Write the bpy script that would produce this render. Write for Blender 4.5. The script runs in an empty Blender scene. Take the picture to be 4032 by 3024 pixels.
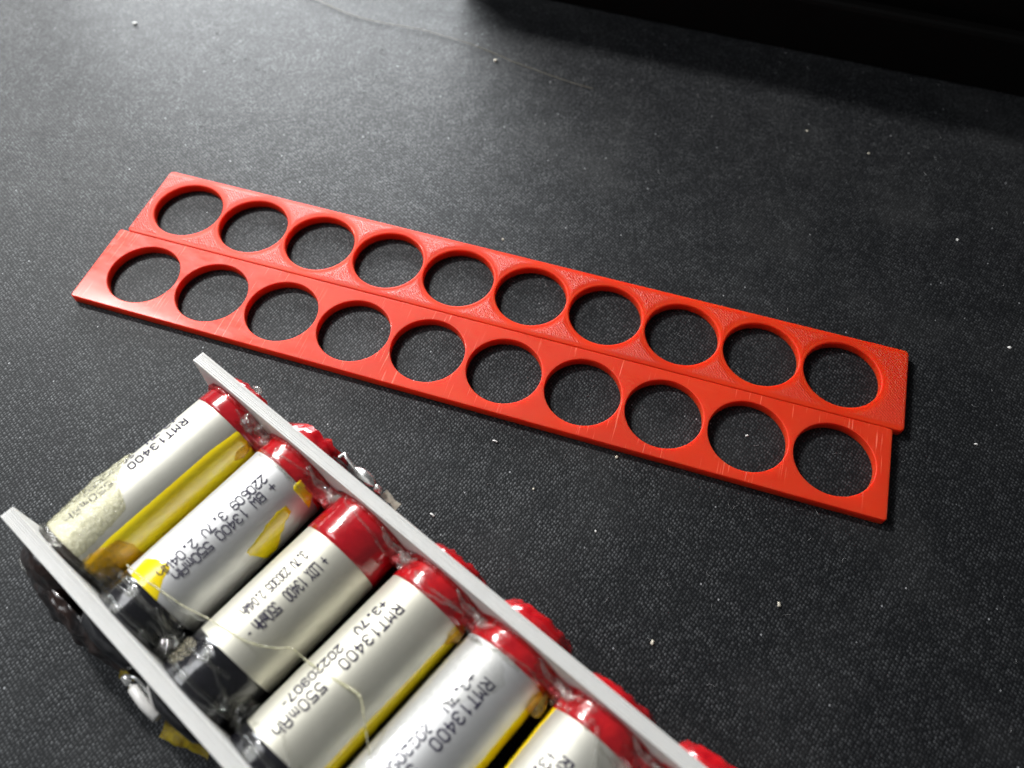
import bpy, bmesh, math, random
import numpy as np
from mathutils import Matrix, Vector, noise
random.seed(7)
MM = 0.001
sc = bpy.context.scene
COL = sc.collection
T = 1.882          # thickness of the printed strips, mm
W = 17.37          # their width, mm
PITCH = 14.5
HR = 6.80          # hole radius

# ------------------------------------------------------------------ camera
Rcv = [[0.95479505, 0.29715894, 0.00793647],
       [0.25768182, -0.8140505, -0.52050155],
       [-0.148211, 0.49901738, -0.85382384]]
CAM = (95.27099, -80.26341, 118.51465 + T)
cam = bpy.data.cameras.new('camera')
camo = bpy.data.objects.new('camera', cam)
COL.objects.link(camo)
m = Matrix(Rcv).transposed() @ Matrix(((1, 0, 0), (0, -1, 0), (0, 0, -1)))
camo.matrix_world = Matrix.Translation(Vector(CAM) * MM) @ m.to_4x4()
cam.sensor_width = 36
cam.lens = 36 * 3100 / 4032
cam.clip_start = 0.005
cam.clip_end = 20
cam.dof.use_dof = True
cam.dof.focus_distance = 0.134
cam.dof.aperture_fstop = 16.0
sc.camera = camo

# ------------------------------------------------------------------ light
world = bpy.data.worlds.new('World')
sc.world = world
world.use_nodes = True
bg = world.node_tree.nodes['Background']
bg.inputs[0].default_value = (0.93, 0.97, 1.0, 1)
bg.inputs[1].default_value = 0.10
sc.view_settings.view_transform = 'Standard'
sc.view_settings.look = 'None'
sc.view_settings.exposure = 0
sc.view_settings.gamma = 1


def lamp(name, loc, target, size, size_y, power, color=(1, 1, 1), spread=78):
    l = bpy.data.lights.new(name, 'AREA')
    l.shape = 'RECTANGLE'
    l.size = size * MM
    l.size_y = size_y * MM
    l.energy = power
    l.color = color
    l.spread = math.radians(spread)      # shaded desk lamp: brightest where it is aimed
    o = bpy.data.objects.new(name, l)
    COL.objects.link(o)
    o.location = Vector(loc) * MM
    z = (Vector(loc) - Vector(target)).normalized()      # panel faces the target, long side along world X
    x = Vector((0, 0, 1)).cross(z).normalized() if spread > 90 else Vector((1, 0, 0)) - z * z.x
    x.normalize()
    y = z.cross(x)
    o.rotation_euler = Matrix((x, y, z)).transposed().to_euler()
    return o


lamp('desk_lamp_light', (-312, 190, 412), (-5, 90, 0), 96, 17, 0.88, (1.0, 0.985, 0.955))

lamp('bright_wall_glow', (-396, 744, 200), (-20, 40, 0), 660, 360, 21.0, (0.95, 0.98, 1.0), 180)
lamp('soft_fill_glow', (-540, -66, 640), (20, -70, 0), 420, 420, 3.2, (0.96, 0.98, 1.0), 180)  # added fill panel, lifts the mat at lower left


# ------------------------------------------------------------------ node helpers
class NT:
    def __init__(s, name):
        s.m = bpy.data.materials.new(name)
        s.m.use_nodes = True
        s.t = s.m.node_tree
        s.n = s.t.nodes
        s.n.clear()
        s.out = s.n.new('ShaderNodeOutputMaterial')

    def link(s, a, b):
        s.t.links.new(a, b)

    def set(s, sock, v):
        if hasattr(v, 'is_linked') or isinstance(v, bpy.types.NodeSocket):
            s.link(v, sock)
        else:
            if isinstance(v, (tuple, list)) and len(v) == 3 and sock.type == 'RGBA':
                v = (*v, 1)
            sock.default_value = v

    def bsdf(s, **k):
        b = s.n.new('ShaderNodeBsdfPrincipled')
        for key, v in k.items():
            s.set(b.inputs[key.replace('_', ' ')], v)
        s.link(b.outputs[0], s.out.inputs[0])
        return b

    def coord(s, scale=(1000, 1000, 1000), rot=(0, 0, 0), loc=(0, 0, 0), src='Object'):
        c = s.n.new('ShaderNodeTexCoord')
        mp = s.n.new('ShaderNodeMapping')
        s.link(c.outputs[src], mp.inputs[0])
        mp.inputs['Scale'].default_value = scale
        mp.inputs['Rotation'].default_value = rot
        mp.inputs['Location'].default_value = loc
        return mp.outputs[0]

    def noise(s, vec, scale=1.0, detail=3, rough=0.5, dist=0.0):
        t = s.n.new('ShaderNodeTexNoise')
        s.link(vec, t.inputs['Vector'])
        t.inputs['Scale'].default_value = scale
        t.inputs['Detail'].default_value = detail
        t.inputs['Roughness'].default_value = rough
        t.inputs['Distortion'].default_value = dist
        return t.outputs[0]

    def voro(s, vec, scale=1.0, rnd=1.0, feature='F1', out='Distance'):
        t = s.n.new('ShaderNodeTexVoronoi')
        t.feature = feature
        s.link(vec, t.inputs['Vector'])
        t.inputs['Scale'].default_value = scale
        t.inputs['Randomness'].default_value = rnd
        return t.outputs[out] if out != 'both' else (t.outputs['Distance'], t.outputs['Color'])

    def math(s, op, a, b=None, c=None, clamp=False):
        t = s.n.new('ShaderNodeMath')
        t.operation = op
        t.use_clamp = clamp
        s.set(t.inputs[0], a)
        if b is not None:
            s.set(t.inputs[1], b)
        if c is not None:
            s.set(t.inputs[2], c)
        return t.outputs[0]

    def map(s, v, a, b, c=0.0, d=1.0, smooth=False):
        t = s.n.new('ShaderNodeMapRange')
        t.interpolation_type = 'SMOOTHSTEP' if smooth else 'LINEAR'
        s.set(t.inputs[0], v)
        for i, x in enumerate((a, b, c, d)):
            t.inputs[i + 1].default_value = x
        return t.outputs[0]

    def mix(s, f, a, b):
        t = s.n.new('ShaderNodeMix')
        t.data_type = 'RGBA'
        s.set(t.inputs[0], f)
        s.set(t.inputs[6], a)
        s.set(t.inputs[7], b)
        return t.outputs[2]

    def bump(s, h, strength=0.5, dist=0.0001, normal=None):
        t = s.n.new('ShaderNodeBump')
        s.set(t.inputs['Strength'], strength)
        t.inputs['Distance'].default_value = dist
        s.link(h, t.inputs['Height'])
        if normal is not None:
            s.link(normal, t.inputs['Normal'])
        return t.outputs[0]

    def sep(s, v):
        t = s.n.new('ShaderNodeSeparateXYZ')
        s.link(v, t.inputs[0])
        return t.outputs


# ------------------------------------------------------------------ materials
def m_mat():
    k = NT('woven_black_cloth')
    v = k.coord(rot=(0, 0, math.radians(24)))
    rot = math.radians(24)
    # woven knots: two lattices of different pitch, jittered, plus loose fibre grain
    d, c = k.voro(k.coord(scale=(2150, 1650, 1000), rot=(0, 0, rot)), 1.0, 0.34, out='both')
    d2, c2 = k.voro(k.coord(scale=(3700, 2500, 1000), rot=(0, 0, rot + .5)), 1.0, 0.9, out='both')
    rnd = k.sep(c)[0]
    patchy = k.map(k.noise(k.coord(), 0.22, 3, .6), .35, .65, .65, 1.25)
    dots = k.math('MULTIPLY', k.map(d, 0.58, 0.10, 0, 1, True), patchy)
    dots2 = k.math('MULTIPLY', k.map(d2, 0.5, 0.1, 0, 1, True), k.sep(c2)[1])
    fib = k.noise(k.coord(scale=(1000, 450, 1000), rot=(0, 0, rot)), 7.0, 3, 0.7)
    rp = k.math('POWER', rnd, 1.4)
    a = k.math('MULTIPLY', dots, k.math('MULTIPLY_ADD', rp, 0.85, 0.15))
    a = k.math('MULTIPLY', a, k.map(fib, 0.35, 0.65, 0.35, 1.35))
    a = k.math('ADD', a, k.math('MULTIPLY', dots2, .16), clamp=True)
    base = k.mix(a, (0.0032, 0.0036, 0.0046), (0.045, 0.047, 0.051))
    glint = k.math('MULTIPLY', k.math('GREATER_THAN', rnd, 0.998), k.map(d, 0.34, 0.1, 0, 1, True))  # sparse glints painted into the base colour as pale dots
    base = k.mix(glint, base, (0.42, 0.43, 0.45))
    # faint dusty patches
    dust = k.map(k.noise(k.coord(), 0.03, 4, 0.6), 0.45, 0.75, 0, 1, True)
    base = k.mix(k.math('MULTIPLY', dust, 0.06), base, (0.2, 0.2, 0.2))
    h = k.math('ADD', k.math('MULTIPLY', dots, 0.6), k.math('MULTIPLY', fib, 0.5))
    nrm = k.bump(h, 0.55, 0.00012)
    sl = k.math('MULTIPLY_ADD', k.math('MULTIPLY', dots, k.map(fib, .3, .7, .3, 1.2)), k.math('MULTIPLY_ADD', rnd, .5, .3), 0.2)
    b = k.bsdf(Base_Color=base, Roughness=0.56, Specular_IOR_Level=sl, Normal=nrm)
    b.inputs['Specular Tint'].default_value = (.93, .97, 1.0, 1)
    k.set(b.inputs['Sheen Weight'], k.math('MULTIPLY_ADD', dots, .16, .22))
    b.inputs['Sheen Roughness'].default_value = 0.32
    return k.m


def strip_mask(k, m0):
    """distance to the nearest hole centre, and a mask of the flat infill patches between holes"""
    x, y, z = k.sep(k.coord())
    xc = k.math('MINIMUM', k.math('MAXIMUM', x, 0.0), PITCH * 9)      # no holes past the first and last
    xm = k.math('ADD', k.math('PINGPONG', k.math('ADD', xc, PITCH * 40.0), PITCH / 2), k.math('ABSOLUTE', k.math('SUBTRACT', x, xc)))
    d = k.math('SQRT', k.math('ADD', k.math('MULTIPLY', xm, xm), k.math('MULTIPLY', y, y)))
    ring = k.map(d, HR + 0.7, HR + 1.5, 0, 1)
    ya = k.math('ABSOLUTE', y)
    edge = k.map(ya, W / 2 - 0.5, W / 2 - 1.2, 0, 1)
    return x, y, d, k.math('MULTIPLY', ring, edge)


def m_red(top_print):
    k = NT('red_printed_plastic_' + ('infill_side' if top_print else 'bed_side'))
    x, y, d, mask = strip_mask(k, 0)
    v = k.coord()
    big = k.noise(v, 0.05, 3)
    col = k.mix(k.map(big, .3, .7), (0.57, 0.031, 0.007), (0.68, 0.043, 0.008))
    # perimeter lines: rings round the holes, layer lines on the walls
    rings = k.math('SINE', k.math('MULTIPLY', d, 2 * math.pi / 0.42))
    rings = k.math('MULTIPLY', rings, k.map(d, HR + 1.2, HR + 0.9, 0, 1))
    z = k.sep(v)[2]
    lay = k.math('SINE', k.math('MULTIPLY', z, 2 * math.pi / 0.3))
    if top_print:
        fine = k.noise(v, 3.4, 4, 0.75)
        diag = k.n.new('ShaderNodeTexWave')
        k.link(k.coord(rot=(0, 0, math.radians(45))), diag.inputs[0])
        diag.inputs['Scale'].default_value = 0.35
        diag.inputs['Distortion'].default_value = 2.5
        diag.inputs['Detail'].default_value = 3
        blob = k.map(k.voro(v, 1.1, 1.0), 0.32, 0.05, 0, 1, True)
        fil = k.math('SINE', k.math('MULTIPLY', k.math('ADD', k.math('ADD', x, y), k.math('MULTIPLY', k.noise(v, .8, 2), .5)), 2 * math.pi / .62))
        h = k.math('ADD', k.math('MULTIPLY', fine, .9), k.math('MULTIPLY', k.noise(v, 1.3, 2, .5), .35))
        h = k.math('ADD', h, k.math('MULTIPLY', fil, .10))
        h = k.math('ADD', h, k.math('MULTIPLY', blob, 0.35))
        h = k.math('MULTIPLY', h, k.math('MULTIPLY_ADD', mask, 0.9, 0.06))
        h = k.math('ADD', h, k.math('MULTIPLY', rings, 0.02))
        h = k.math('ADD', h, k.math('MULTIPLY', lay, 0.02))
        nrm = k.bump(h, 1.0, 0.00017)
        rough = k.math('MULTIPLY_ADD', mask, -0.14, 0.44)
        col = k.mix(k.math('MULTIPLY', k.map(fine, .35, .6, 1, 0), k.math('MULTIPLY', mask, .3)), col, (0.56, 0.026, 0.006))
        spec = k.math('MULTIPLY_ADD', mask, 0.20, 0.16)
    else:
        fine = k.noise(k.coord(scale=(300, 1600, 1000)), 1.0, 3, .6)
        sc1 = k.noise(k.coord(scale=(2600, 90, 1000), rot=(0, 0, .18)), 1.0, 2, .5)
        sc2 = k.noise(k.coord(scale=(2200, 70, 1000), rot=(0, 0, -.35)), 1.0, 2, .5)
        s1 = k.map(sc1, 0.645, 0.69, 0, 1)
        s2 = k.map(sc2, 0.665, 0.71, 0, 1)
        area = k.map(k.noise(v, .06, 1), .40, .55, 0, 1)
        scr = k.math('MULTIPLY', k.math('MAXIMUM', s1, s2), area)
        topm = k.map(z, T - .02, T - .01, 0, 1)
        scr = k.math('MULTIPLY', scr, topm)
        h = k.math('ADD', k.math('MULTIPLY', fine, .22), k.math('MULTIPLY', rings, .03))
        h = k.math('ADD', h, k.math('MULTIPLY', k.noise(v, .25, 2), .8))
        h = k.math('ADD', h, k.math('MULTIPLY', lay, 0.02))
        nrm = k.bump(h, 0.5, 0.0001)
        col = k.mix(k.math('MULTIPLY', scr, .75), col, (0.85, 0.22, 0.15))
        rough = k.math('MULTIPLY_ADD', k.noise(k.coord(scale=(400, 900, 1000), rot=(0, 0, .6)), .5, 4, .7), .55, .24)
        spec = 0.26
    b = k.bsdf(Base_Color=col, Roughness=rough, Specular_IOR_Level=spec, Normal=nrm)
    b.inputs['Subsurface Weight'].default_value = 1.0
    b.inputs['Subsurface Radius'].default_value = (1.0, .10, .04)
    b.inputs['Subsurface Scale'].default_value = 0.0022
    b.inputs['Coat Weight'].default_value = .03 if top_print else .045
    b.inputs['Coat Roughness'].default_value = .13
    return k.m


def m_white():
    k = NT('white_printed_plastic')
    v = k.coord()
    y = k.sep(v)[2]
    g = k.math('SINE', k.math('MULTIPLY', y, 2 * math.pi / 0.30))
    fade = k.map(k.sep(v)[0], 0, 75, 1.0, .25)
    n = k.noise(v, .3, 3)
    h = k.math('ADD', k.math('MULTIPLY', k.math('MULTIPLY', g, fade), .5), k.math('MULTIPLY', n, .08))
    nrm = k.bump(h, .8, .00008)
    col = k.mix(n, (0.74, 0.735, 0.715), (0.69, 0.685, 0.665))
    b = k.bsdf(Base_Color=col, Roughness=.5, Normal=nrm)
    b.inputs['Subsurface Weight'].default_value = .3
    b.inputs['Subsurface Radius'].default_value = (1, .9, .8)
    b.inputs['Subsurface Scale'].default_value = .0005
    return k.m


def m_foil(name, tint, seed=0.0):
    k = NT(name)
    v = k.coord(loc=(seed, seed, 0))
    streak = k.noise(k.coord(scale=(900, 60, 900), loc=(seed, 0, 0)), 1.0, 3)
    blot = k.noise(v, .22, 4, .6)
    sp = k.map(k.voro(k.coord(scale=(700, 450, 700), loc=(seed * 3, 0, 0)), 1.0), .06, .02, 0, 1)
    col = k.mix(k.map(blot, .3, .7), tint, tuple(c * .90 for c in tint))
    col = k.mix(k.math('MULTIPLY', sp, .5), col, (.85, .82, .75))
    h = k.math('ADD', k.math('MULTIPLY', streak, .35), blot)
    nrm = k.bump(h, .22, .00012)
    b = k.bsdf(Base_Color=col, Metallic=.68, Roughness=k.math('MULTIPLY_ADD', blot, .08, .53), Normal=nrm)
    b.inputs['Coat Weight'].default_value = .10
    b.inputs['Coat Roughness'].default_value = .12
    return k.m


def m_tape(name, col, col2, rough=.18, bumpy=.6, scale=.5, coat=1.0, trans=0.0):
    k = NT(name)
    v = k.coord()
    n = k.noise(v, scale, 3, .55, .4)
    vo = k.voro(v, scale * .7, 1.0, 'DISTANCE_TO_EDGE')
    cr = k.map(vo, .0, .12, 1, 0, True)
    h = k.math('ADD', k.math('MULTIPLY', n, .8), k.math('MULTIPLY', cr, .18))
    nrm = k.bump(h, bumpy, .0004)
    c = k.mix(k.map(n, .35, .65), col, col2)
    b = k.bsdf(Base_Color=c, Roughness=rough, Normal=nrm)
    b.inputs['Coat Weight'].default_value = coat
    b.inputs['Coat Roughness'].default_value = .06
    if trans:
        b.inputs['Subsurface Weight'].default_value = trans
        b.inputs['Subsurface Radius'].default_value = (1, .3, .1)
        b.inputs['Subsurface Scale'].default_value = .0006
    return k.m


def m_glue(name, tint, milky, bumpy=.3, scale=.9, rough=.05, milkcol=(.8, .8, .75)):
    """clear hot glue: light passes, sharp highlights, a little milky scatter"""
    k = NT(name)
    v = k.coord()
    n = k.noise(v, scale, 4, .6, .6)
    nrm = k.bump(n, bumpy, .0006)
    tr = k.n.new('ShaderNodeBsdfTransparent')
    tr.inputs[0].default_value = (*tint, 1)
    df = k.n.new('ShaderNodeBsdfPrincipled')
    df.inputs['Base Color'].default_value = (*milkcol, 1)
    df.inputs['Roughness'].default_value = .25
    k.link(nrm, df.inputs['Normal'])
    gl = k.n.new('ShaderNodeBsdfGlossy')
    gl.inputs['Roughness'].default_value = rough
    k.link(nrm, gl.inputs['Normal'])
    fr = k.n.new('ShaderNodeLayerWeight')
    k.link(nrm, fr.inputs['Normal'])
    fres = k.math('MULTIPLY_ADD', k.math('POWER', fr.outputs['Facing'], 5.0), .35, .045)
    mx1 = k.n.new('ShaderNodeMixShader')
    k.set(mx1.inputs[0], k.math('MULTIPLY', k.map(n, .35, .7), milky, clamp=True))
    k.link(tr.outputs[0], mx1.inputs[1])
    k.link(df.outputs[0], mx1.inputs[2])
    mx2 = k.n.new('ShaderNodeMixShader')
    k.set(mx2.inputs[0], fres)
    k.link(mx1.outputs[0], mx2.inputs[1])
    k.link(gl.outputs[0], mx2.inputs[2])
    k.link(mx2.outputs[0], k.out.inputs[0])
    return k.m


def m_plain(name, col, rough=.5, metal=0.0, nscale=.5, var=.7, bumpy=.3, spec=.5):
    k = NT(name)
    v = k.coord()
    n = k.noise(v, nscale, 4)
    c = k.mix(k.map(n, .3, .7), tuple(x * var for x in col), col)
    k.bsdf(Base_Color=c, Roughness=rough, Metallic=metal, Specular_IOR_Level=spec, Normal=k.bump(n, bumpy, .0003))
    return k.m


M = dict(
    mat=m_mat(), red_top=m_red(True), red_bed=m_red(False), white=m_white(),
    red_tape=m_tape('glossy_red_tape', (.40, .004, .011), (.52, .008, .016), .2, .16, .35, 1, .15),
    red_tape_crumpled=m_tape('crumpled_red_tape', (.40, .005, .011), (.58, .011, .016), .2, .22, .45, 1, .15),
    black_tape=m_tape('glossy_black_tape', (.006, .006, .008), (.014, .014, .018), .18, .3, .4),
    brown_tape=m_tape('dark_brown_tape', (.006, .005, .006), (.030, .014, .010), .28, .7, .42, .6),
    yellow=m_tape('yellow_film_tape', (.92, .68, .006), (.95, .76, .010), .16, .015, .25, 1),
    amber=m_tape('amber_film_tape', (.30, .20, .006), (.62, .46, .01), .2, .8, .5, 1, .2),
    glue=m_glue('clear_hot_glue', (.95, .95, .94), .16, .12, .7),
    glue_black=m_glue('clear_glue_over_black', (.90, .90, .88), .03, .25, .7),
    glue_milky=m_glue('milky_crinkled_glue', (.96, .95, .84), .80, .6, 1.9, .10, (.86, .84, .62)),
    glue_crust=m_glue('dried_glue_crust', (.8, .78, .7), .9, 1.0, 2.6, .15, (.42, .38, .27)),
    glue_amber=m_glue('amber_tinted_glue', (.95, .80, .35), .35, .5, .8, .05, (.7, .45, .08)),
    glue_red=m_glue('red_tinted_glue', (.95, .45, .45), .55, .4, .8, .06, (.70, .08, .09)),
    ink=m_plain('blue_grey_ink', (.046, .041, .082), .9, 0, 3, .7, 0.0, .08),
    solder=m_plain('bright_solder', (.82, .82, .80), .22, .8, .8, .9),
    ceramic=m_plain('white_tab_plastic', (.75, .74, .72), .3, 0, .5, .9),
    copper=m_plain('copper_foil', (.25, .09, .05), .35, .7, .7, .4),
    darkbox=m_plain('matt_black_plastic', (.0030, .0027, .0025), .6, 0, .2, .8, .1, .15),
    cream=m_plain('cream_crumb', (.62, .58, .48), .6, 0, 2, .8),
    chip=m_plain('white_chip', (.80, .80, .78), .4, 0, 2, .9),
    hair=m_plain('pale_hair', (.20, .175, .12), .4, 0, 1, .8),
    lint=m_plain('grey_lint', (.22, .225, .23), .6, 0, 1, .6),
    print_edge=m_plain('old_copper_stain', (.35, .22, .10), .5, 0, .8, .5),
)
FOILS = [m_foil('silver_foil_warm', (.69, .68, .61), 0), m_foil('silver_foil_cool', (.70, .705, .71), 11),
         m_foil('silver_foil_cream', (.69, .675, .585), 23)]


# ------------------------------------------------------------------ mesh helpers
def mesh_obj(name, verts, faces, mat, parent=None, smooth=False, scale=MM):
    me = bpy.data.meshes.new(name)
    me.from_pydata([(x * scale, y * scale, z * scale) for x, y, z in verts], [], faces)
    me.validate()
    bm = bmesh.new()
    bm.from_mesh(me)
    bmesh.ops.recalc_face_normals(bm, faces=bm.faces)
    bm.to_mesh(me)
    bm.free()
    if smooth:
        me.shade_smooth()
    me.materials.append(mat)
    o = bpy.data.objects.new(name, me)
    COL.objects.link(o)
    if parent:
        o.parent = parent
    return o


def empty(name, loc=(0, 0, 0), rot=0.0):
    o = bpy.data.objects.new(name, None)
    o.empty_display_size = .01
    COL.objects.link(o)
    o.location = Vector(loc) * MM
    o.rotation_euler = (0, 0, rot)
    return o


def tag(o, label=None, cat=None, group=None, kind=None):
    if label:
        o['label'] = label
    if cat:
        o['category'] = cat
    if group:
        o['group'] = group
    if kind:
        o['kind'] = kind
    return o


class MB:
    def __init__(s):
        s.v = []
        s.f = []

    def add(s, vs, fs):
        k = len(s.v)
        s.v += [tuple(p) for p in vs]
        s.f += [tuple(i + k for i in f) for f in fs]

    def grid(s, rows, close=False):
        n = len(rows[0])
        k = len(s.v)
        for r in rows:
            s.v += [tuple(p) for p in r]
        for i in range(len(rows) - 1):
            for j in range(n if close else n - 1):
                j2 = (j + 1) % n
                s.f.append((k + i * n + j, k + i * n + j2, k + (i + 1) * n + j2, k + (i + 1) * n + j))

    def cap(s, idx0, n, rev=False):
        f = tuple(range(idx0, idx0 + n))
        s.f.append(f[::-1] if rev else f)

    def tube(s, pts, rad, n=8):
        pts = [Vector(p) for p in pts]
        rows = []
        for i, p in enumerate(pts):
            d = (pts[min(i + 1, len(pts) - 1)] - pts[max(i - 1, 0)]).normalized()
            a = d.cross(Vector((0, 0, 1)))
            if a.length < 1e-3:
                a = Vector((1, 0, 0))
            a.normalize()
            b = d.cross(a)
            r = rad[i] if isinstance(rad, (list, tuple)) else rad
            rows.append([p + (a * math.cos(t) + b * math.sin(t)) * r for t in [2 * math.pi * q / n for q in range(n)]])
        k = len(s.v)
        s.grid(rows, True)
        s.cap(k, n)
        s.cap(k + (len(rows) - 1) * n, n, True)

    def box(s, x0, x1, y0, y1, z0, z1):
        v = [(x, y, z) for z in (z0, z1) for y in (y0, y1) for x in (x0, x1)]
        s.add(v, [(0, 1, 3, 2), (4, 6, 7, 5), (0, 4, 5, 1), (2, 3, 7, 6), (0, 2, 6, 4), (1, 5, 7, 3)])

    def blob(s, c, r, seed=0, amp=.25, fr=.6, sub=3, rotz=0.0):
        bm = bmesh.new()
        bmesh.ops.create_icosphere(bm, subdivisions=sub, radius=1)
        cs, sn = math.cos(rotz), math.sin(rotz)
        vs = []
        for v in bm.verts:
            p = v.co
            f = 1 + amp * noise.noise(Vector((p.x * fr * 2 + seed * 7.3, p.y * fr * 2, p.z * fr * 2)))
            x, y, z = p.x * r[0] * f, p.y * r[1] * f, p.z * r[2] * f
            vs.append((c[0] + x * cs - y * sn, c[1] + x * sn + y * cs, c[2] + z))
        s.add(vs, [tuple(q.index for q in f.verts) for f in bm.faces])
        bm.free()

    def build(s, name, mat, parent=None, smooth=False):
        return mesh_obj(name, s.v, s.f, mat, parent, smooth)


def smooth_line(pts, n=8):
    """Catmull-Rom through points"""
    P = [Vector(p) for p in pts]
    P = [P[0] * 2 - P[1]] + P + [P[-1] * 2 - P[-2]]
    out = []
    for i in range(1, len(P) - 2):
        for k in range(n):
            t = k / n
            a, b, c, d = P[i - 1:i + 3]
            out.append(.5 * ((2 * b) + (c - a) * t + (2 * a - 5 * b + 4 * c - d) * t * t + (3 * b - a - 3 * c + d) * t ** 3))
    out.append(P[-2])
    return out


# ------------------------------------------------------------------ perforated strip
def strip_mesh(x0, x1, w, t, r, centers, bev=.28, cr=.7, seg=72, hole_bev=.28):
    """plate in the XY plane, z 0..t, hole centres on y=0, rounded upper rims"""
    cu = bpy.data.curves.new('tmp', 'CURVE')
    cu.dimensions = '2D'
    cu.fill_mode = 'BOTH'

    def poly(pts):
        sp = cu.splines.new('POLY')
        sp.points.add(len(pts) - 1)
        for q, (x, y) in zip(sp.points, pts):
            q.co = (x, y, 0, 1)
        sp.use_cyclic_u = True
    out = []
    for cx, cy, a0 in ((x1 - cr, w / 2 - cr, 0), (x0 + cr, w / 2 - cr, 90), (x0 + cr, -w / 2 + cr, 180), (x1 - cr, -w / 2 + cr, 270)):
        for k in range(6):
            a = math.radians(a0 + 90 * k / 5)
            out.append((cx + cr * math.cos(a), cy + cr * math.sin(a)))
    poly(out)
    for c in centers:
        poly([(c + r * math.cos(-2 * math.pi * k / seg), r * math.sin(-2 * math.pi * k / seg)) for k in range(seg)])
    cu.extrude = t / 2 - bev
    cu.bevel_depth = bev
    cu.bevel_resolution = 2
    cu.offset = -bev
    o = bpy.data.objects.new('tmp', cu)
    COL.objects.link(o)
    dg = bpy.context.evaluated_depsgraph_get()
    me = bpy.data.meshes.new_from_object(o.evaluated_get(dg))
    bpy.data.objects.remove(o)
    me.transform(Matrix.Translation((0, 0, t / 2)))
    me.transform(Matrix.Scale(MM, 4))
    return me


def mesh_thing(name, me, mat, parent=None):
    me.name = name
    me.materials.clear()
    me.materials.append(mat)
    for p in me.polygons:
        p.use_smooth = False
    o = bpy.data.objects.new(name, me)
    COL.objects.link(o)
    if parent:
        o.parent = parent
    return o


# ------------------------------------------------------------------ setting
mb = MB()
mb.box(-700, 800, -600, 700, -3, 0)
tag(mb.build('desk_mat', M['mat']), kind='structure')

# black equipment housing at the back (plinth with a ridge, body set back above it)
box = empty('equipment_housing', (120, 101, 0), math.radians(-1.0))
tag(box, 'long black equipment housing with a low front ledge, behind the mat in deep shadow', 'equipment')


def profile(name, pts, x0, x1, mat, parent):
    b = MB()
    n = len(pts)
    b.add([(x0, y, z) for y, z in pts] + [(x1, y, z) for y, z in pts],
          [(i, (i + 1) % n, n + (i + 1) % n, n + i) for i in range(n)] + [tuple(range(n)), tuple(range(2 * n - 1, n - 1, -1))])
    return b.build(name, mat, parent)


profile('base', [(0, .4), (0, 12.2), (.25, 13.0), (.8, 13.5), (2.6, 13.6), (3.0, 12.8), (3.2, 11.5), (6, 11.5), (6, .4)], -94, 320, M['darkbox'], box)
profile('body', [(6.2, .4), (6.2, 24), (8, 26), (80, 26), (80, .4)], -92, 322, M['darkbox'], box)
blocker = empty('shadow_blocker', (100, 107, 0), math.radians(-1.0))  # added out of view to cast the soft-edged shadow on the mat
tag(blocker, 'black shelf added unseen over the equipment to cast the shadow across the mat at top right', 'blocker')
profile('board', [(0, 63), (0, 92), (1, 93), (30, 93), (30, 62), (1, 62)], -260, 330, M['darkbox'], blocker)
profile('glow_blocker', [(20, 26.4), (20, 61.8), (26, 61.8), (26, 26.4)], -80, 310, M['darkbox'], blocker)  # unseen panel added to keep the wall glow out of the shadow
profile('leg', [(22, 0), (22, 62), (30, 62), (30, 0)], -260, -245, M['darkbox'], blocker)
profile('leg', [(22, 0), (22, 62), (30, 62), (30, 0)], 315, 330, M['darkbox'], blocker)

# ------------------------------------------------------------------ the two red strips
cen = [i * PITCH for i in range(10)]
me = strip_mesh(-10.45, 9 * PITCH + 9.05, W, T, HR, cen, bev=.16, cr=.5)
s1 = mesh_thing('battery_holder_strip', me, M['red_bed'])
s1.location = Vector((0, -W / 2, 0)) * MM
tag(s1, 'smooth scratched red plastic strip with ten round holes, the one nearer the battery pack', 'holder strip', 'red perforated strips lying side by side')
me = strip_mesh(-8.95, 9 * PITCH + 11.2, W, T, HR, cen, bev=.30, cr=.9)
s2 = mesh_thing('battery_holder_strip', me, M['red_top'])
s2.location = Vector((-.2, W / 2 + .12, 0)) * MM
tag(s2, 'rough-topped red plastic strip with ten round holes, the one farther from the battery pack', 'holder strip', 'red perforated strips lying side by side')

# ------------------------------------------------------------------ battery pack
PACK = empty('battery_pack', (29.6, -29.1, 0), math.radians(-21.85))
tag(PACK, 'glued pack of silver cylindrical cells held between two white perforated strips standing on edge', 'battery pack')
TH = math.radians(-21.85)


def w2l(x, y):
    x -= 29.6
    y += 29.1
    return x * math.cos(TH) + y * math.sin(TH), -x * math.sin(TH) + y * math.cos(TH)


ZC = W / 2
RC = 6.5
TOP = {0: 7.96, 1: 22.1, 2: 37.15, 3: 51.7, 4: 65.4, 5: 80.1, 6: 94.6, 7: 109.1, 8: 123.6, 9: 138.1}
BOT = {0: 7.7, 1: 22.0, 2: 36.4, 3: 50.4, 4: 64.3, 5: 79.3, 6: 94.0, 7: 108.6, 8: 123.1, 9: 137.6}


def cx(i, y):
    return TOP[i] + (BOT[i] - TOP[i]) * (-y - 6) / 24


def on(i, y, a, r=RC):
    """point on cell i at depth y, angle a degrees from the top towards +x"""
    a = math.radians(a)
    return (cx(i, y) + r * math.sin(a), y, ZC + r * math.cos(a))


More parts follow.
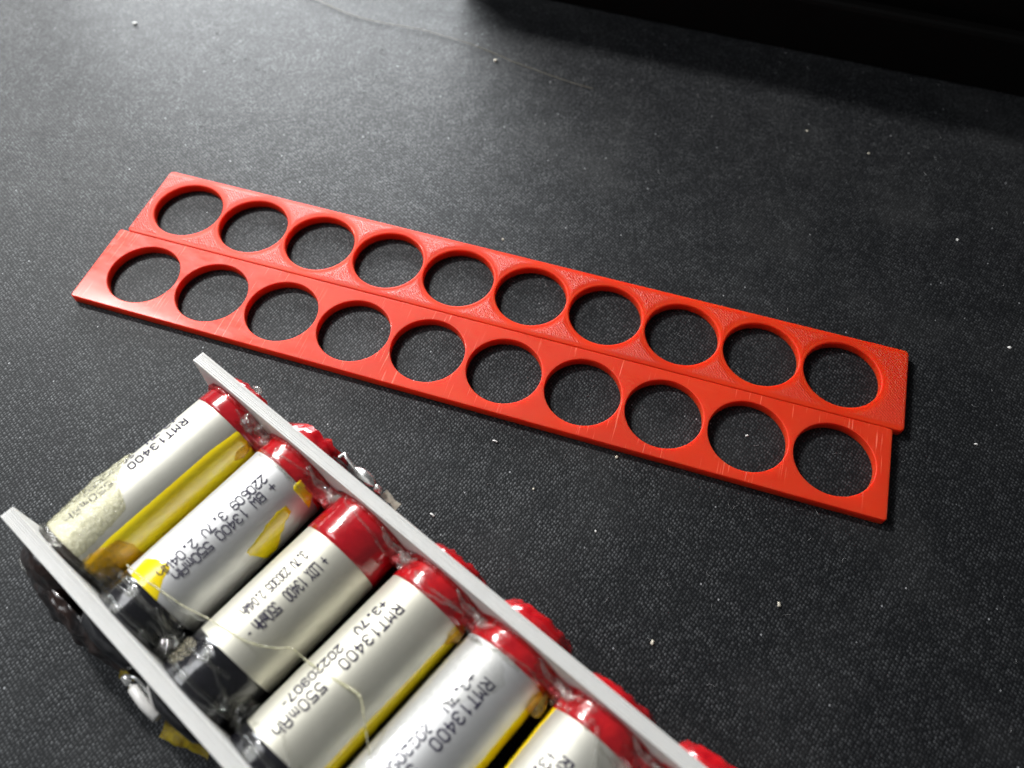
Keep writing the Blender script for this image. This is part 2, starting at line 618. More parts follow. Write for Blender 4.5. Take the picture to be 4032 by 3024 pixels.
# white strips stand on their long edge
one = strip_mesh(0, 150, W, .322, HR - .1, [8.0 + 14.45 * i for i in range(10)], bev=.085, cr=.4, seg=56)
lay = bmesh.new()      # six printed layers, a fine groove between each two
for q in range(6):
    n0 = len(lay.verts)
    lay.from_mesh(one)
    lay.verts.ensure_lookup_table()
    dx = (.03, -.02, .02, 0, .03, -.01)[q]
    for v in lay.verts[n0:]:
        v.co.z += q * .325 * MM
        v.co.x += dx * MM
        v.co.y += dx * MM
me = bpy.data.meshes.new('holder_plate')
lay.to_mesh(me)
lay.free()
far = mesh_thing('holder_plate', me, M['white'], PACK)
far.rotation_euler = (math.radians(90), 0, math.radians(-.25))
far.location = Vector((-.3, 0, W / 2)) * MM
far['label'] = 'white plate at the red-taped ends of the cells'
near = bpy.data.objects.new('holder_plate', far.data)
COL.objects.link(near)
near.parent = PACK
near.rotation_euler = (math.radians(90), 0, math.radians(-1.35))
near.location = Vector((-.3, -33.45, W / 2)) * MM
near['label'] = 'white plate at the black-taped ends of the cells'

# --- 5x7 dot matrix glyphs
G = {
    'R': '11110 10001 10001 11110 10100 10010 10001', 'M': '10001 11011 10101 10101 10001 10001 10001',
    'T': '11111 00100 00100 00100 00100 00100 00100', '1': '00100 01100 00100 00100 00100 00100 00100',
    '3': '01110 10001 00001 00110 00001 10001 01110', '4': '00010 00110 01010 10010 11111 00010 00010',
    '0': '01110 10001 10001 10001 10001 10001 01110', '5': '11111 10000 11110 00001 00001 10001 01110',
    'm': '00000 00000 11010 10101 10101 10101 10101', 'A': '01110 10001 10001 11111 10001 10001 10001',
    'h': '10000 10000 10110 11001 10001 10001 10001', '+': '00000 00100 00100 11111 00100 00100 00000',
    '.': '00000 00000 00000 00000 00000 01100 01100', '7': '11111 00001 00010 00010 00100 00100 00100',
    'V': '10001 10001 10001 10001 10001 01010 00100', '2': '01110 10001 00001 00010 00100 01000 11111',
    '9': '01110 10001 10001 01111 00001 10001 01110', 'B': '11110 10001 10001 11110 10001 10001 11110',
    'W': '10001 10001 10001 10101 10101 11011 10001', '6': '01110 10000 10000 11110 10001 10001 01110',
    'L': '10000 10000 10000 10000 10000 10000 11111', 'D': '11110 10001 10001 10001 10001 10001 11110',
    'X': '10001 01010 00100 00100 00100 01010 10001', '-': '00000 00000 00000 01110 00000 00000 00000', ' ': '',
}


def print_text(b, i, text, y0, pitch, ang, hgt=1.55, wid=.92, keep=1.0, dot=1.3):
    """strokes of small inked dots, wrapped on the foil; the line runs towards -y, letter tops face +x"""
    rng = random.Random(hash((i, len(text), round(ang))) & 0xffff)
    r = RC + .090
    for n, ch in enumerate(text):
        g = G[ch].split()
        yc = y0 - n * pitch + rng.uniform(-.03, .03)
        for ry, row in enumerate(g):
            for rx, c in enumerate(row):
                if c != '1':
                    continue
                if keep < 1 and (ry in (0, 3, 6)) == (rng.random() < .25) and rng.random() > keep:
                    continue
                px = yc + wid / 2 - rx * wid / 4
                ht = hgt * (.5 - ry / 6)
                nb = []   # join to the neighbours that are inked, as wet dots run together
                for dx, dy in ((1, 0), (0, 1), (1, 1), (-1, 1)):
                    q, w = rx + dx, ry + dy
                    if 0 <= q < 5 and w < 7 and g[w][q] == '1':
                        if dx and dy and (g[ry][q] == '1' or g[w][rx] == '1'):
                            continue
                        nb.append((dx, dy))
                dw, dh = .085 * dot, .095 * dot
                quads = [((px - dw, ht - dh), (px + dw, ht - dh), (px + dw, ht + dh), (px - dw, ht + dh))]
                for dx, dy in nb:
                    qx, qh = px - dx * wid / 4, ht - dy * hgt / 6
                    vx, vh = qx - px, qh - ht
                    L = math.hypot(vx, vh)
                    ox, oh = -vh / L * .068 * dot, vx / L * .068 * dot
                    quads.append(((px - ox, ht - oh), (qx - ox, qh - oh), (qx + ox, qh + oh), (px + ox, ht + oh)))
                for k, q in enumerate(quads):
                    vs = [on(i, yy, ang + math.degrees(hh / RC), r + .004 * (k + rng.random() * .3)) for yy, hh in q]
                    b.add(vs, [(0, 1, 2, 3)])


TEXTS = {
    0: [('RMT13400  550mAh', -9.6, 1.34, -19.5, 1.45, .88, 1), ('+3.7V  20220907-', -10.3, 1.13, -43, 1.5, .85, .7)],
    1: [('+ BW 13400 550mAh', -8.3, 1.06, 18.5, 1.4, .80, 1), ('220609 3.7V 2.04Wh', -8.4, 1.055, 2.5, 1.35, .80, 1)],
    2: [('+ LDX 13400  550mAh -', -11.2, .652, 10, 1.6, .46, 1), ('3.7V 230305 2.04Wh', -12.4, .61, -15, 1.45, .42, 1)],
    3: [('RMT13400  550mAh', -9.7, 1.34, -8.5, 1.5, .90, 1), ('+3.7V  20220907-', -10.4, 1.12, -28, 1.3, .78, 1)],
    4: [('RMT13400  550mAh', -9.4, 1.33, 6, 1.55, .90, 1), ('+3.7V  20220907-', -10.1, 1.13, -12.5, 1.3, .80, .55)],
    5: [('RMT13400  550mAh', -10.3, 1.33, -7, 1.5, .90, 1), ('+3.7V  20220907-', -10.8, 1.13, -25, 1.5, .85, .55)],
    6: [('RMT13400  550mAh', -10.3, 1.33, 3, 1.7, .95, 1)],
}

SIL0 = {0: -5.2, 1: -5.4, 2: -8.7, 3: -6.0, 4: -5.2, 5: -5.6}   # where silver begins
SIL1 = {0: -32.4, 1: -29.2, 2: -27.9, 3: -31.8}                 # where it ends
CAPY = {0: 1.3, 1: 2.6, 2: .5, 3: 1.5, 4: 2.4, 5: 1.4, 6: 2.4}


def tube_rows(i, ys, rf, n=64, a0=-180, a1=180):
    rows = []
    for y in ys:
        row = []
        for k in range(n + (0 if a1 - a0 >= 360 else 1)):
            a = a0 + (a1 - a0) * k / n
            row.append(on(i, y, a, rf(y, a)))
        rows.append(row)
    return rows


def patch(name, i, rows, r, mat, parent, ragged=.3, rfun=None, step=.35):
    """curved piece of film on cell i; rows = (y, angle0, angle1)"""
    ys = [q[0] for q in rows]
    n = max(4, int(abs(ys[-1] - ys[0]) / step))
    A = []
    mcol = 18
    for k in range(n + 1):
        y = ys[0] + (ys[-1] - ys[0]) * k / n
        for j in range(len(rows) - 1):
            if (rows[j][0] >= y >= rows[j + 1][0]) or j == len(rows) - 2:
                t = (y - rows[j][0]) / (rows[j + 1][0] - rows[j][0])
                a0 = rows[j][1] + t * (rows[j + 1][1] - rows[j][1])
                a1 = rows[j][2] + t * (rows[j + 1][2] - rows[j][2])
                break
        a0 += ragged * 6 * noise.noise(Vector((y * 1.3, i * 5.1, 1)))
        a1 += ragged * 6 * noise.noise(Vector((y * 1.3, i * 5.1, 9)))
        row = []
        for c in range(mcol + 1):
            a = a0 + (a1 - a0) * c / mcol
            e = min(1, c / 1.0, (mcol - c) / 1.0, k / 1.0, (n - k) / 1.0)
            rr = RC - .04 + (r - RC + .04) * max(0, e) ** .5
            if rfun:
                rr += rfun(y, a) * max(0, min(1, c / 3, (mcol - c) / 3, k / 2, (n - k) / 2))
            row.append(on(i, y, a, rr))
        A.append(row)
    b = MB()
    b.grid(A)
    return b.build(name, mat, parent, True)


for i in range(10):
    s0 = SIL0.get(i, -5.6)
    s1_ = SIL1.get(i, -32.0)
    cap = CAPY.get(i, 1.8)
    foil = FOILS[[0, 1, 2, 2, 1, 0, 1, 0, 2, 1][i]]
    cell = empty('cell', (0, 0, 0))
    cell.parent = PACK
    cell['label'] = ['silver cell at the open end of the pack, half covered by crinkled glue',
                     'silver cell with torn yellow film patches and two lines of print',
                     'silver cell with a wide plain red collar and narrow lettering',
                     'silver cell crossed by the loose glue thread',
                     'cool silver cell with faded second line of print',
                     'silver cell at the bottom edge of the picture'][i] if i < 6 else 'silver cell beyond the bottom edge'

    def wob(y, a, i=i):
        return .03 * noise.noise(Vector((y * .15, a * .02, i * 3.0)))
    b = MB()
    ys = [-.5, -.6] + [-.6 - 34.9 * k / 24 for k in range(1, 25)]
    rows = tube_rows(i, ys, lambda y, a: (RC if y < -.55 else RC - .4) + wob(y, a) * .5)
    b.grid(rows, True)
    b.cap(0, 64)
    b.cap((len(rows) - 1) * 64, 64, True)
    b.build('foil_body', foil, cell, True)
    # red collar through the far plate, crumpled end showing beyond it
    sd = i * 17.3
    k_end = 12
    ys = [s0, s0 + .01] + [s0 + .05 + (-1.0 - s0) * k / 8 for k in range(1, 9)]
    ys2 = [-.6, 0.05] + [0.05 + (cap - .05) * k / 6 for k in range(1, 7)]

    def rr(y, a, i=i, s0=s0, cap=cap, sd=sd):
        th = math.radians(a)
        c3 = Vector((math.cos(th) * 2 + sd, math.sin(th) * 2, y * .45))
        if y <= s0 + .001:
            return RC - .02
        w = min(1, (y - s0) / 1.2)
        base = RC + .10 + w * .05 * (noise.noise(c3) + .3)
        if i in (1, 3, 4, 5) and y > s0 + 1:
            base += .14 * max(0, noise.noise(c3 * 1.7 + Vector((3, 3, 3))))
        if i == 2 and y > -4.6:
            base += .13
        if y > 0:
            t = y / cap
            base = base - .25 - 1.3 * t * t + .35 * t * noise.noise(c3 * 1.8)
        return min(base, 6.72) if -2.0 < y <= 0.05 else base
    b = MB()
    rows = tube_rows(i, ys + ys2, rr, 72)
    for row in rows[-6:]:
        for q, pnt in enumerate(row):
            row[q] = (pnt[0], pnt[1] + .45 * noise.noise(Vector((pnt[0] * .9, pnt[2] * .9, sd))), pnt[2])
    b.grid(rows, True)
    last = rows[-1]
    c = Vector((sum(p[0] for p in last) / 72, last[0][1] - .3, ZC))
    inner = [[tuple(c + (Vector(p) - c) * f + Vector((0, .5 * noise.noise(Vector((p[0] * f, p[2] * f, sd + 2))), 0))) for p in last] for f in (.75, .45, .15)]
    b2 = MB()
    b2.v, b2.f = b.v, b.f
    b2.grid([last] + inner, True)
    b2.cap(len(b2.v) - 72, 72)
    b2.build('red_collar', M['red_tape'] if i in (0, 2) else M['red_tape_crumpled'], cell, True)
    # black end through the near plate
    be = -38.0
    ys = [s1_, s1_ - .02] + [s1_ - .1 + (be - s1_) * k / 14 for k in range(1, 15)]

    def rb(y, a, i=i, s1_=s1_, be=be, sd=sd):
        th = math.radians(a)
        c3 = Vector((math.cos(th) * 2 + sd + 40, math.sin(th) * 2, y * .5))
        if y >= s1_ - .001:
            return RC - .02
        base = RC + .08 + .10 * (noise.noise(c3) + .2)
        if y < -36.3:
            t = (-36.3 - y) / (be + 36.3) * -1
            base = base - .3 - 1.6 * t * t + .5 * noise.noise(c3 * 1.9) * t
        return base
    b = MB()
    rows = tube_rows(i, ys, rb, 64)
    b.grid(rows, True)
    b.cap(len(b.v) - 64, 64, True)
    b.build('black_end_tape', M['black_tape'] if i > 0 else M['brown_tape'], cell, True)
    if i in TEXTS:
        b = MB()
        for tx, y0, pt, an, hg, wd, kp in TEXTS[i]:
            print_text(b, i, tx, y0, pt, an, hg, wd, kp, 1.0 if i in (1, 2) else 1.3)
        b.build('printed_lettering', M['ink'], cell)
    # film tape pieces
    if i == 0:
        patch('yellow_film', i, [(-5.0, 42, 125), (-10, 38, 125), (-28, 38, 125), (-33, 42, 125)], RC + .30, M['yellow'], cell, .1)
        patch('crinkled_glue_film', i, [(-17.4, -62, -52), (-19.5, -80, -38), (-21.5, -88, -20), (-22.6, -92, 6), (-23.6, -95, 26), (-27, -95, 30), (-32.6, -95, 34)],
              RC + .24, M['glue_milky'], cell, .4, lambda y, a: .25 * noise.noise(Vector((y * .8, a * .1, 0))) + (.55 if a < -40 else 0) * max(0, 1 - abs(y + 24) / 7))
    if i == 1:
        patch('yellow_film', i, [(-8.6, 49, 60), (-10.0, 46, 66), (-12, 48, 78), (-13.5, 50, 100), (-15.4, 55, 100), (-16.6, 56, 70), (-17.1, 58, 66)], RC + .07, M['yellow'], cell, .5)
        patch('yellow_film', i, [(-4.5, 36, 62), (-5.9, 36, 74), (-6.5, 38, 80)], RC + .24, M['yellow'], cell, .3)
        patch('yellow_film', i, [(-25.0, -4, 4), (-25.6, -18, 8), (-26.6, -36, 10), (-29.3, -30, 26), (-30.3, -24, 36)], RC + .05, M['yellow'], cell, .2)
    if i in (3, 4):
        patch('yellow_film', i, [(-5, 66, 135), (-12, 62, 135), (-33, 58, 135)], RC + .08, M['yellow'], cell, .15)
    if i == 5:
        patch('yellow_film', i, [(-4.4, -110, -62), (-9, -110, -68), (-33, -110, -70)], RC + .08, M['yellow'], cell, .15)
        patch('yellow_film', i, [(-5, 62, 135), (-33, 62, 135)], RC + .08, M['yellow'], cell, .15)
    if i == 4:
        patch('clear_film', i, [(-5.5, -88, -2), (-6.8, -92, 10), (-8.2, -95, 25), (-18, -98, -30), (-32, -98, -40)], RC + .16, M['glue'], cell, .8,
              lambda y, a: .16 * abs(noise.noise(Vector((y * .9, a * .06, 3)))))


def L(u):  # small jitter
    return random.uniform(-u, u)


# --- clear glue lumps.  (x, y, z, rx, ry, rz, material)
def glue(x, y, z, rx, ry, rz, mat='glue', rot=0.0, amp=.35, seed=None):
    b = MB()
    b.blob((x, y, z), (rx, ry, rz), seed if seed is not None else random.random() * 50, amp, .8, 3, rot)
    return b.build('glue_drop', M[mat], PACK, True)


GL = []
gaps = [(TOP[i] + TOP[i + 1]) / 2 for i in range(7)]
# at the red ends, in the notches between neighbouring cells
for n, gx in enumerate(gaps):
    glue(gx, -3.4, 10.4, 2.1, 1.6, 1.2, 'glue_red', 0, .3)
    glue(gx + 1.7, -3.6, 12.9, 1.1, .9, .5, 'glue', -.4, .3)
glue(13.4, -3.1, 14.3, 1.5, 1.3, 1.5, 'glue', 0, .4)
glue(15.4, -2.7, 13.6, 1.3, 1.0, 1.2, 'glue', .4, .4)
for gx in gaps[1:6]:
    b = MB()
    b.tube(smooth_line([(gx - 3.6, -2.6, 15.1), (gx - 1.8, -3.4, 13.7), (gx, -3.2, 12.9), (gx + 1.9, -3.9, 13.9), (gx + 3.4, -3.0, 15.0)], 6),
           [.22 + .5 * math.sin(math.pi * n / 24) * (.7 + .5 * noise.noise(Vector((n * .3, gx, 0)))) for n in range(25)], 10)
    b.build('glue_strand', M['glue'], PACK, True)
glue(13.4, -6.2, 11.0, 1.5, 2.2, .8, 'glue_amber', .3, .4)
glue(57.6, -6.6, 11.2, 1.2, 1.6, .8, 'glue_amber', .2, .4)
glue(72.0, -6.6, 11.2, 1.2, 1.6, .8, 'glue_amber', .2, .4)


def hit(u, v):
    """first cell surface met by the sight line through a photo pixel, in pack coordinates"""
    d = Matrix(Rcv).transposed() @ Vector(((u - 2016) / 3100, (v - 1512) / 3100, 1))
    o = Vector((*w2l(CAM[0], CAM[1]), CAM[2]))
    e = Vector((*w2l(CAM[0] + d.x, CAM[1] + d.y), CAM[2] + d.z)) - o
    best = (o.z - 10.5) / -e.z
    for i in range(8):
        c = (TOP[i] + BOT[i]) / 2
        px, pz = o.x - c, o.z - ZC
        A, B, Q = e.x ** 2 + e.z ** 2, px * e.x + pz * e.z, px ** 2 + pz ** 2 - 6.72 ** 2
        D = B * B - A * Q
        if D > 0:
            best = min(best, (-B - math.sqrt(D)) / A)
    return o + e * best


for u, v, q in ((983, 1659, .5), (1083, 1702, .9), (1048, 1690, 1.0), (1090, 1769, .4), (1048, 1743, .5), (1138, 1762, .5), (951, 1762, .5), (984, 1745, .6), (1215, 1843, .5),
                (1257, 1856, .4), (1227, 1959, .5), (1333, 1957, .6), (1365, 1962, .4), (1316, 1970, .35), (1352, 2047, .3), (1523, 2095, .4), (1547, 2130, .8), (1526, 2133, .4),
                (1499, 2209, .4), (1487, 2215, .4), (1624, 2176, .35), (1593, 2193, .75), (1575, 2231, .4), (1642, 2256, .45), (1831, 2326, .55), (1837, 2476, .45),
                (1853, 2500, .5), (1870, 2512, .4), (2161, 2595, .45), (2191, 2744, .5), (2174, 2764, .4), (2203, 2777, .4), (2233, 2788, .4), (2288, 2758, .35), (2334, 2790, .5),
                (2332, 2842, .4), (2309, 2861, .4), (2535, 2934, .5), (2587, 2984, .8)):
    p = hit(u, v)
    glue(p.x, p.y, p.z - .12 * q, q, q * 1.15, q * .62, 'glue', L(1.5), .3)
for u, v, q in ((411, 2294, 1.0), (514, 2331, .6), (424, 2361, .5), (438, 2411, .6), (327, 2237, .7), (725, 2452, 1.0), (556, 2497, .8), (652, 2508, .6), (655, 2563, 1.3),
                (623, 2546, .4), (821, 2579, .5), (802, 2589, .4), (729, 2584, .45), (832, 2796, .7), (878, 2778, .5), (1012, 2793, .9), (982, 2975, .9), (886, 2753, .35)):
    p = hit(u, v)
    glue(p.x, p.y, p.z - .1 * q, q, q * 1.2, q * .6, 'glue_black', L(1.5), .3)


# glossy sheets of glue bridging neighbouring cells, and fillets against the plates
def web(i, y0, y1, mat, sag, seed):
    rows = []
    n, mm = 14, 12
    for a in range(n + 1):
        y = y0 + (y1 - y0) * a / n
        A = Vector(on(i, y, 34 + 10 * noise.noise(Vector((a * .35, seed, 0))), RC + .26))
        B = Vector(on(i + 1, y, -34 + 10 * noise.noise(Vector((a * .35, seed, 5))), RC + .26))
        row = []
        for k in range(mm + 1):
            t = k / mm
            p = A.lerp(B, t)
            p.z -= sag * math.sin(math.pi * t) + .45 * math.sin(math.pi * t) * noise.noise(Vector((k * .45, a * .4, seed)))
            row.append(tuple(p))
        rows.append(row)
    b = MB()
    b.grid(rows)
    return b.build('glue_web', M[mat], PACK, True)


for i in range(7):
    web(i, -2.2, -4.6 - .5 * (i % 2), 'glue_red', 2.4, i * 3.1)
    web(i, -33.2, -31.0 + (1.2 if i in (0, 1) else .2), 'glue_black', 2.6, i * 5.7 + 2)
for i in range(8):
    q = [on(i, -2.35 + .18 * noise.noise(Vector((k * .5, i, 1))), -80 + 160 * k / 16, RC + .32) for k in range(17)]
    b = MB()
    b.tube(smooth_line(q, 3), [.42 + .2 * noise.noise(Vector((k * .3, i * 2, 3))) for k in range(49)], 8)
    b.build('glue_fillet', M['glue_red'], PACK, True)
    q = [on(i, -33.0 + .2 * noise.noise(Vector((k * .5, i, 7))), -80 + 160 * k / 16, RC + .25) for k in range(17)]
    b = MB()
    b.tube(smooth_line(q, 3), [.42 + .2 * noise.noise(Vector((k * .3, i * 2, 9))) for k in range(49)], 8)
    b.build('glue_fillet', M['glue_black'], PACK, True)


# strings and welts of glue over the collars
def strand(pts, r, mat='glue', name='glue_strand', n=8):
    b = MB()
    q = smooth_line(pts, n)
    k = len(q)
    rad = [(r if not isinstance(r, (list, tuple)) else r[min(len(r) - 1, int(j / k * len(r)))]) * (1 + .25 * noise.noise(Vector((j * .5, r if not isinstance(r, (list, tuple)) else 1, 0)))) for j in range(k)]
    b.tube(q, rad, 8)
    return b.build(name, M[mat], PACK, True)


def arc(i, y0, a0, y1, a1, r, n=9, w=.35):
    return [on(i, y0 + (y1 - y0) * k / n + w * noise.noise(Vector((k * .8, i * 9.1, y0))), a0 + (a1 - a0) * k / n, r) for k in range(n + 1)]


for i, y0, a0, y1, a1, rad in ((2, -3.2, -30, -4.8, 62, .22), (3, -5.0, -20, -4.2, 70, .26), (3, -6.0, -5, -3.4, 75, .20), (4, -5.3, -30, -5.6, 22, .26),
                               (4, -6.2, -48, -5.2, 12, .22), (4, -5.0, -10, -4.2, 72, .2), (1, -5.0, -38, -5.7, 30, .26), (1, -5.9, -30, -5.6, 45, .18),
                               (1, -4.2, -10, -3.0, 60, .2), (5, -4.6, -4, -9.2, 22, .32), (5, -6.4, 10, -7.0, 62, .18), (0, -3.2, 20, -4.3, 70, .2)):
    strand(arc(i, y0, a0, y1, a1, RC + .28), rad)

# black ends: drops and webs of glue
glue(29.3, -32.2, 10.8, 1.9, 2.6, 2.2, 'glue_black', 0, .4)
glue(43.8, -31.6, 10.6, 2.0, 2.2, 2.2, 'glue_black', 0, .4)
glue(14.9, -32.2, 10.4, 2.2, 1.8, 2.4, 'glue_black', 0, .4)
strand(arc(0, -32.8, -50, -32.9, 80, RC + .2), .55, 'glue_black')
strand(arc(1, -30.0, -70, -30.6, 70, RC + .2), .36, 'glue')
strand(arc(1, -31.4, -40, -30.4, 80, RC + .2), .28, 'glue_black')
strand(arc(2, -28.8, -20, -33.0, 80, RC + .2), .30, 'glue_black')
strand(arc(2, -31.0, -60, -29.6, 30, RC + .2), .3, 'glue_black')
strand([on(1, -29.6, 30, RC + .3), on(1, -31, 52, RC + .4), (29.0, -31.0, 12.2), on(2, -31.5, -50, RC + .4)], .5, 'glue_black')
# crusty flecks on the black tape of the third cell
patch('dried_glue_crust', 2, [(-29.3, -52, -34), (-30.2, -62, -22), (-31.6, -60, -24), (-32.6, -50, -30), (-33.3, -46, -36)], RC + .25, M['glue_crust'], PACK, 1.0,
      lambda y, a: .55 * noise.noise(Vector((y * 1.9, a * .2, 5))) + .3 * noise.noise(Vector((y * 5, a * .5, 5))), .15)
glue(33.2, -33.0, 13.9, .55, .5, .4, 'cream', .2, .5).name = 'flux_residue'
# amber lump at the low end of the first cell's film
patch('amber_glue', 0, [(-26.2, 66, 92), (-27.4, 44, 98), (-31, 38, 104), (-33.2, 38, 104)], RC + .50, M['glue_amber'], PACK, .6,
      lambda y, a: .25 * noise.noise(Vector((y * .9, a * .09, 5))))


# long loose glue thread over the cells
def P(u, v, z):
    """place a thread point that was read off the photograph, on the level z above the mat"""
    d = Vector(((u - 2016) / 3100, (v - 1512) / 3100, 1))
    R = Matrix(Rcv)
    w = R.transposed() @ d
    k = (z - CAM[2]) / w.z
    x, y = w2l(CAM[0] + w.x * k, CAM[1] + w.y * k)
    return (x, y, z)


th = [P(u, v, z) for u, v, z in ((500, 2225, 15.3), (560, 2275, 15.4), (640, 2330, 15.2), (720, 2385, 14.6), (800, 2425, 14.2), (870, 2465, 14.9), (940, 2510, 15.4),
                                 (1010, 2538, 15.5), (1090, 2552, 15.2), (1150, 2553, 14.8), (1200, 2595, 14.0), (1260, 2638, 14.4), (1330, 2682, 15.2), (1400, 2724, 15.5),
                                 (1422, 2755, 15.5), (1432, 2820, 15.2), (1442, 2880, 14.6), (1452, 2960, 13.2), (1462, 3010, 12.0))]
strand(th, [.13, .13, .10, .10, .12, .12, .16, .2, .2, .12, .10], 'glue_milky', 'glue_thread', 6)
th2 = [P(u, v, z) for u, v, z in ((600, 2290, 15.35), (700, 2395, 14.9), (790, 2440, 14.2), (850, 2452, 15.0), (930, 2500, 15.45), (1030, 2545, 15.5))]
strand(th2, .09, 'glue', 'glue_thread', 6)
th3 = [P(u, v, z) for u, v, z in ((1085, 2800, 14.9), (1100, 2850, 15.2), (1112, 2900, 15.5), (1125, 2960, 15.5), (1140, 3024, 15.5))]
strand(th3, .14, 'glue', 'glue_thread', 6)

# ---- solder tabs and tape ends outside the plates
# far side: between the second and fourth collars
tab = empty('solder_tab')
tab.parent = PACK
b = MB()
b.tube(smooth_line([(28.6, 1.0, 15.6), (29.0, 1.9, 15.9), (29.8, 1.6, 15.9), (31.6, 1.3, 15.6)]), .22, 8)
b.build('wire_loop', M['solder'], tab, True)
b = MB()
b.blob((33.3, 1.45, 14.6), (2.5, .75, 1.1), 4, .3, .8, 3, -.02)
b.build('solder_joint', M['solder'], tab, True)
b = MB()
b.blob((36.0, 1.3, 14.1), (.8, .5, .8), 8, .4)
b.build('solder_joint', M['solder'], tab, True)
b = MB()
b.grid([[(28 + 1.1 * k, .5 + .9 * noise.noise(Vector((k * .7, 2, j))) + .5 * j, 14.6 - .35 * k + 1.6 * (1 - j) + .3 * noise.noise(Vector((k, j, 4)))) for k in range(15)] for j in range(3)])
b.build('brown_tape_flap', M['brown_tape'], tab, True)
b = MB()
b.grid([[(36.9 + .55 * k, 1.0 + 1.1 * j / 3 + .3 * L(.5), 13.8 - .25 * k + L(.12)) for k in range(6)] for j in range(4)])
b.build('cream_paper_scrap', M['cream'], tab, True)
b = MB()
b.box(29.5, 44.5, .35, .75, 3.0, 13.2)
b.build('copper_strip', M['copper'], tab)

# near side
tab = empty('solder_tab')
tab.parent = PACK
b = MB()
b.tube([(28.9, -38.8, 9.8), (29.1, -38.8, 9.8), (31.8, -39.1, 9.6), (34.4, -39.1, 9.5), (34.6, -39.1, 9.5)], [.45, .7, .75, .7, .45], 14)
b.build('white_sleeve', M['ceramic'], tab, True)
b = MB()
b.blob((27.6, -38.6, 9.6), (1.0, .7, .8), 6, .3)
b.tube(smooth_line([(27.4, -38.3, 10.2), (28.6, -37.7, 10.6), (30.4, -37.7, 10.4), (33.5, -38.0, 10.2), (35.4, -38.1, 10.0)]), .22, 8)
b.build('wire_loop', M['solder'], tab, True)
b = MB()
rows = []
for j in range(6):
    rows.append([(35.0 + .85 * k, -37.2 - .66 * j * (1.15 - k / 12) + .7 * noise.noise(Vector((k * .5, j * .6, 1))), 10.2 - .9 * j + .6 * noise.noise(Vector((k * .6, j * .5, 7)))) for k in range(10)])
b.grid(rows)
b.build('amber_tape_flap', M['amber'], tab, True)
b = MB()
b.grid([[(25.4 + .6 * k, -38.0 - .5 * j + .3 * noise.noise(Vector((k, j, 1))), 9.8 - .8 * j) for k in range(6)] for j in range(4)])
b.build('amber_tape_flap', M['amber'], tab, True)
# dark crumpled flap over the first two black ends
b = MB()
bm = bmesh.new()
bmesh.ops.create_icosphere(bm, subdivisions=5, radius=1)
vs = []
for v in bm.verts:
    p = v.co
    q = Vector((p.x * 5.0, p.y * 1.6, p.z * 2.2))
    f = 1 + .30 * noise.noise(q) + .16 * noise.noise(q * 2.3) + .08 * noise.noise(q * 5)
    vs.append((14.6 + p.x * 13.6, -37.2 + min(0, p.y) * 2.7 * f, 7.6 + p.z * 5.4 * (1 + .12 * noise.noise(q * 1.4))))
b.add(vs, [tuple(x.index for x in g.verts) for g in bm.faces])
bm.free()
b.build('dark_tape_bundle', M['brown_tape'], PACK, True)
strand([(2.6, -37.9, 10.6), (4.2, -38.5, 10.6), (5.6, -38.0, 10.4), (7.0, -38.7, 10.2)], .3)

# red scraps beside the first and second collars
b = MB()
b.grid([[(1.6 + 1.15 * k, .3 + 1.35 * math.sin(math.pi * k / 11) * (j / 3) + .35 * noise.noise(Vector((k * .7, j, 1))), 13.2 - 1.5 * j + .5 * noise.noise(Vector((k * .7, j, 5)))) for k in range(12)] for j in range(4)])
b.build('red_tape_flap', M['red_tape_crumpled'], PACK, True)
glue(9.4, 1.6, 13.8, .9, .5, .5, 'glue')
b = MB()
b.grid([[(16.0 + 1.0 * k, .3 + (2.7 + .6 * math.sin(k * 1.1)) * math.sin(math.pi * min(k, 12) / 12) ** .5 * (j / 4) + .5 * noise.noise(Vector((k * .9, j, 1))), 14.6 - 1.0 * j + .9 * noise.noise(Vector((k * .8, j, 5)))) for k in range(13)] for j in range(5)])
b.build('red_tape_flap', M['red_tape_crumpled'], PACK, True)

# ------------------------------------------------------------------ bits on the mat
Rm = Matrix(Rcv).transposed()


def ground(u, v, z=0.0):
    w = Rm @ Vector(((u - 2016) / 3100, (v - 1512) / 3100, 1))
    k = (z - CAM[2]) / w.z
    return Vector((CAM[0] + w.x * k, CAM[1] + w.y * k, z))


BITS = [  # u, v, rx, ry, rot, material, label
    (3974, 1370, .42, .34, .2, 'chip', 'white rounded crumb right of the red strips, near the photo\'s right edge'),
    (3066, 2382, .30, .50, .35, 'cream', 'cream oval crumb alone on the mat below the red strips'),
    (2428, 1801, .36, .32, 0, 'cream', 'pale round crumb just below the front edge of the red strip'),
    (3769, 946, .26, .26, 0, 'chip', 'small white crumb on the mat above the far right end of the strips'),
    (2568, 2530, .30, .48, .1, 'cream', 'dull tan crumb on the open mat right of the white plate'),
    (2940, 1716, .32, .24, .6, 'chip', 'tiny white crumb seen through the second hole from the right of the near strip'),
    (1981, 944, .34, .22, -.4, 'cream', 'pale tan crumb at the far edge of the upper red strip'),
    (2345, 2092, .18, .24, .5, 'chip', 'tiny white crumb in the middle of the open mat'),
    (533, 94, .55, .45, 0, 'chip', 'blurred white crumb near the top left corner'),
    (1951, 240, .5, .42, 0, 'cream', 'blurred pale crumb beside the hair at the top'),
    (2101, 1927, .22, .26, .3, 'cream', 'dull beige crumb between white plate and red strip'),
    (3178, 517, .32, .26, 0, 'cream', 'yellowish crumb near the shadow line at upper right'),
    (3421, 605, .32, .26, 0, 'cream', 'tan crumb a little right of the yellowish one near the shadow line'),
]
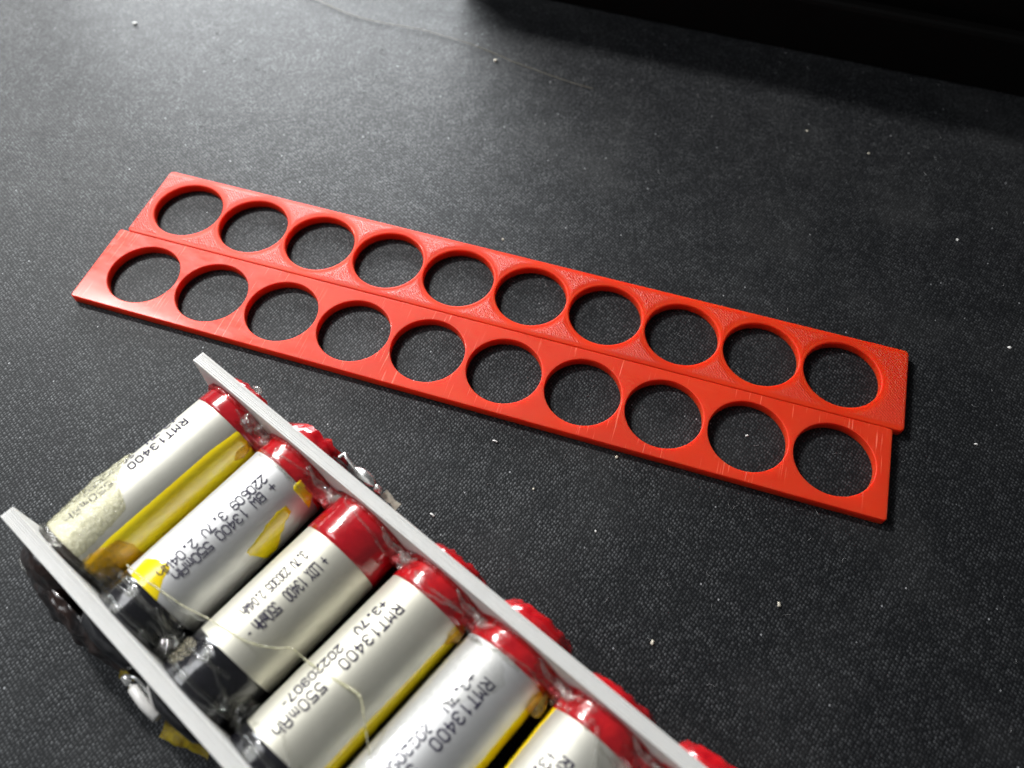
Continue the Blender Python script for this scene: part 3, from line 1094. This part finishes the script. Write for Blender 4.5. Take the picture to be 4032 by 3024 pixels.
for n, (u, v, rx, ry, rt, mt, lb) in enumerate(BITS):
    p = ground(u, v)
    b = MB()
    rx, ry = rx * .85, ry * .85
    b.blob((0, 0, ry * .5), (rx, ry, min(rx, ry) * .65), n * 3 + 1, .9, 1.1, 2, rt)
    o = b.build('crumb', M[mt], None, True)
    o.location = p * MM
    tag(o, lb, 'crumb', 'crumbs scattered on the mat')
SHAV = [(1693, 2022, 1710, 2034, 'short white shaving on the mat beside the solder tab'),
        (1939, 1734, 1959, 1741, 'short white shaving between the white plate and the red strips'),
        (3835, 1748, 3848, 1752, 'short white shaving right of the near red strip')]
for u0, v0, u1, v1, lb in SHAV:
    a, c = ground(u0, v0, .22), ground(u1, v1, .22)
    b = MB()
    mid = (a + c) / 2
    b.tube(smooth_line([a - mid, Vector((.05, .05, .1)), c - mid], 4), [.06] + [.15] * 7 + [.07], 6)
    o = b.build('shaving', M['chip'])
    o.location = mid * MM
    tag(o, lb, 'shaving', 'white shavings on the mat')
hp = [ground(1232 + 1.266 * x, 1.266 * y, .25) for x, y in ((-60, -28), (20, 2), (80, 30), (150, 55), (240, 75), (330, 90), (400, 110), (470, 130), (545, 158), (620, 190), (700, 220), (800, 255), (870, 275))]
o0 = hp[0].copy()
b = MB()
b.tube(smooth_line([q - o0 for q in hp], 6), [.085 - .0007 * n for n in range(73)], 6)
o = b.build('hair', M['hair'])
o.location = o0 * MM
tag(o, 'long thin pale hair lying across the mat at the top of the photo', 'hair')

# uncountable lint
b = MB()
rl = random.Random(3)
for q in range(520):
    x, y = rl.uniform(-90, 185), rl.uniform(-95, 100)
    lx, ly = w2l(x, y)
    if -3 < lx < 153 and -42 < ly < 5:
        continue
    ln = rl.uniform(.4, 1.3)
    a = rl.uniform(0, 6.28)
    k = rl.uniform(-1.2, 1.2)
    pts = [Vector((x, y, .10))]
    for s in range(5):
        a += k * .5
        pts.append(pts[-1] + Vector((math.cos(a), math.sin(a), rl.uniform(-.02, .05))) * ln / 5)
    b.tube(pts, .035, 4)
o = b.build('lint', M['lint'])
tag(o, 'fine grey lint strewn over the black mat', 'lint', kind='stuff')
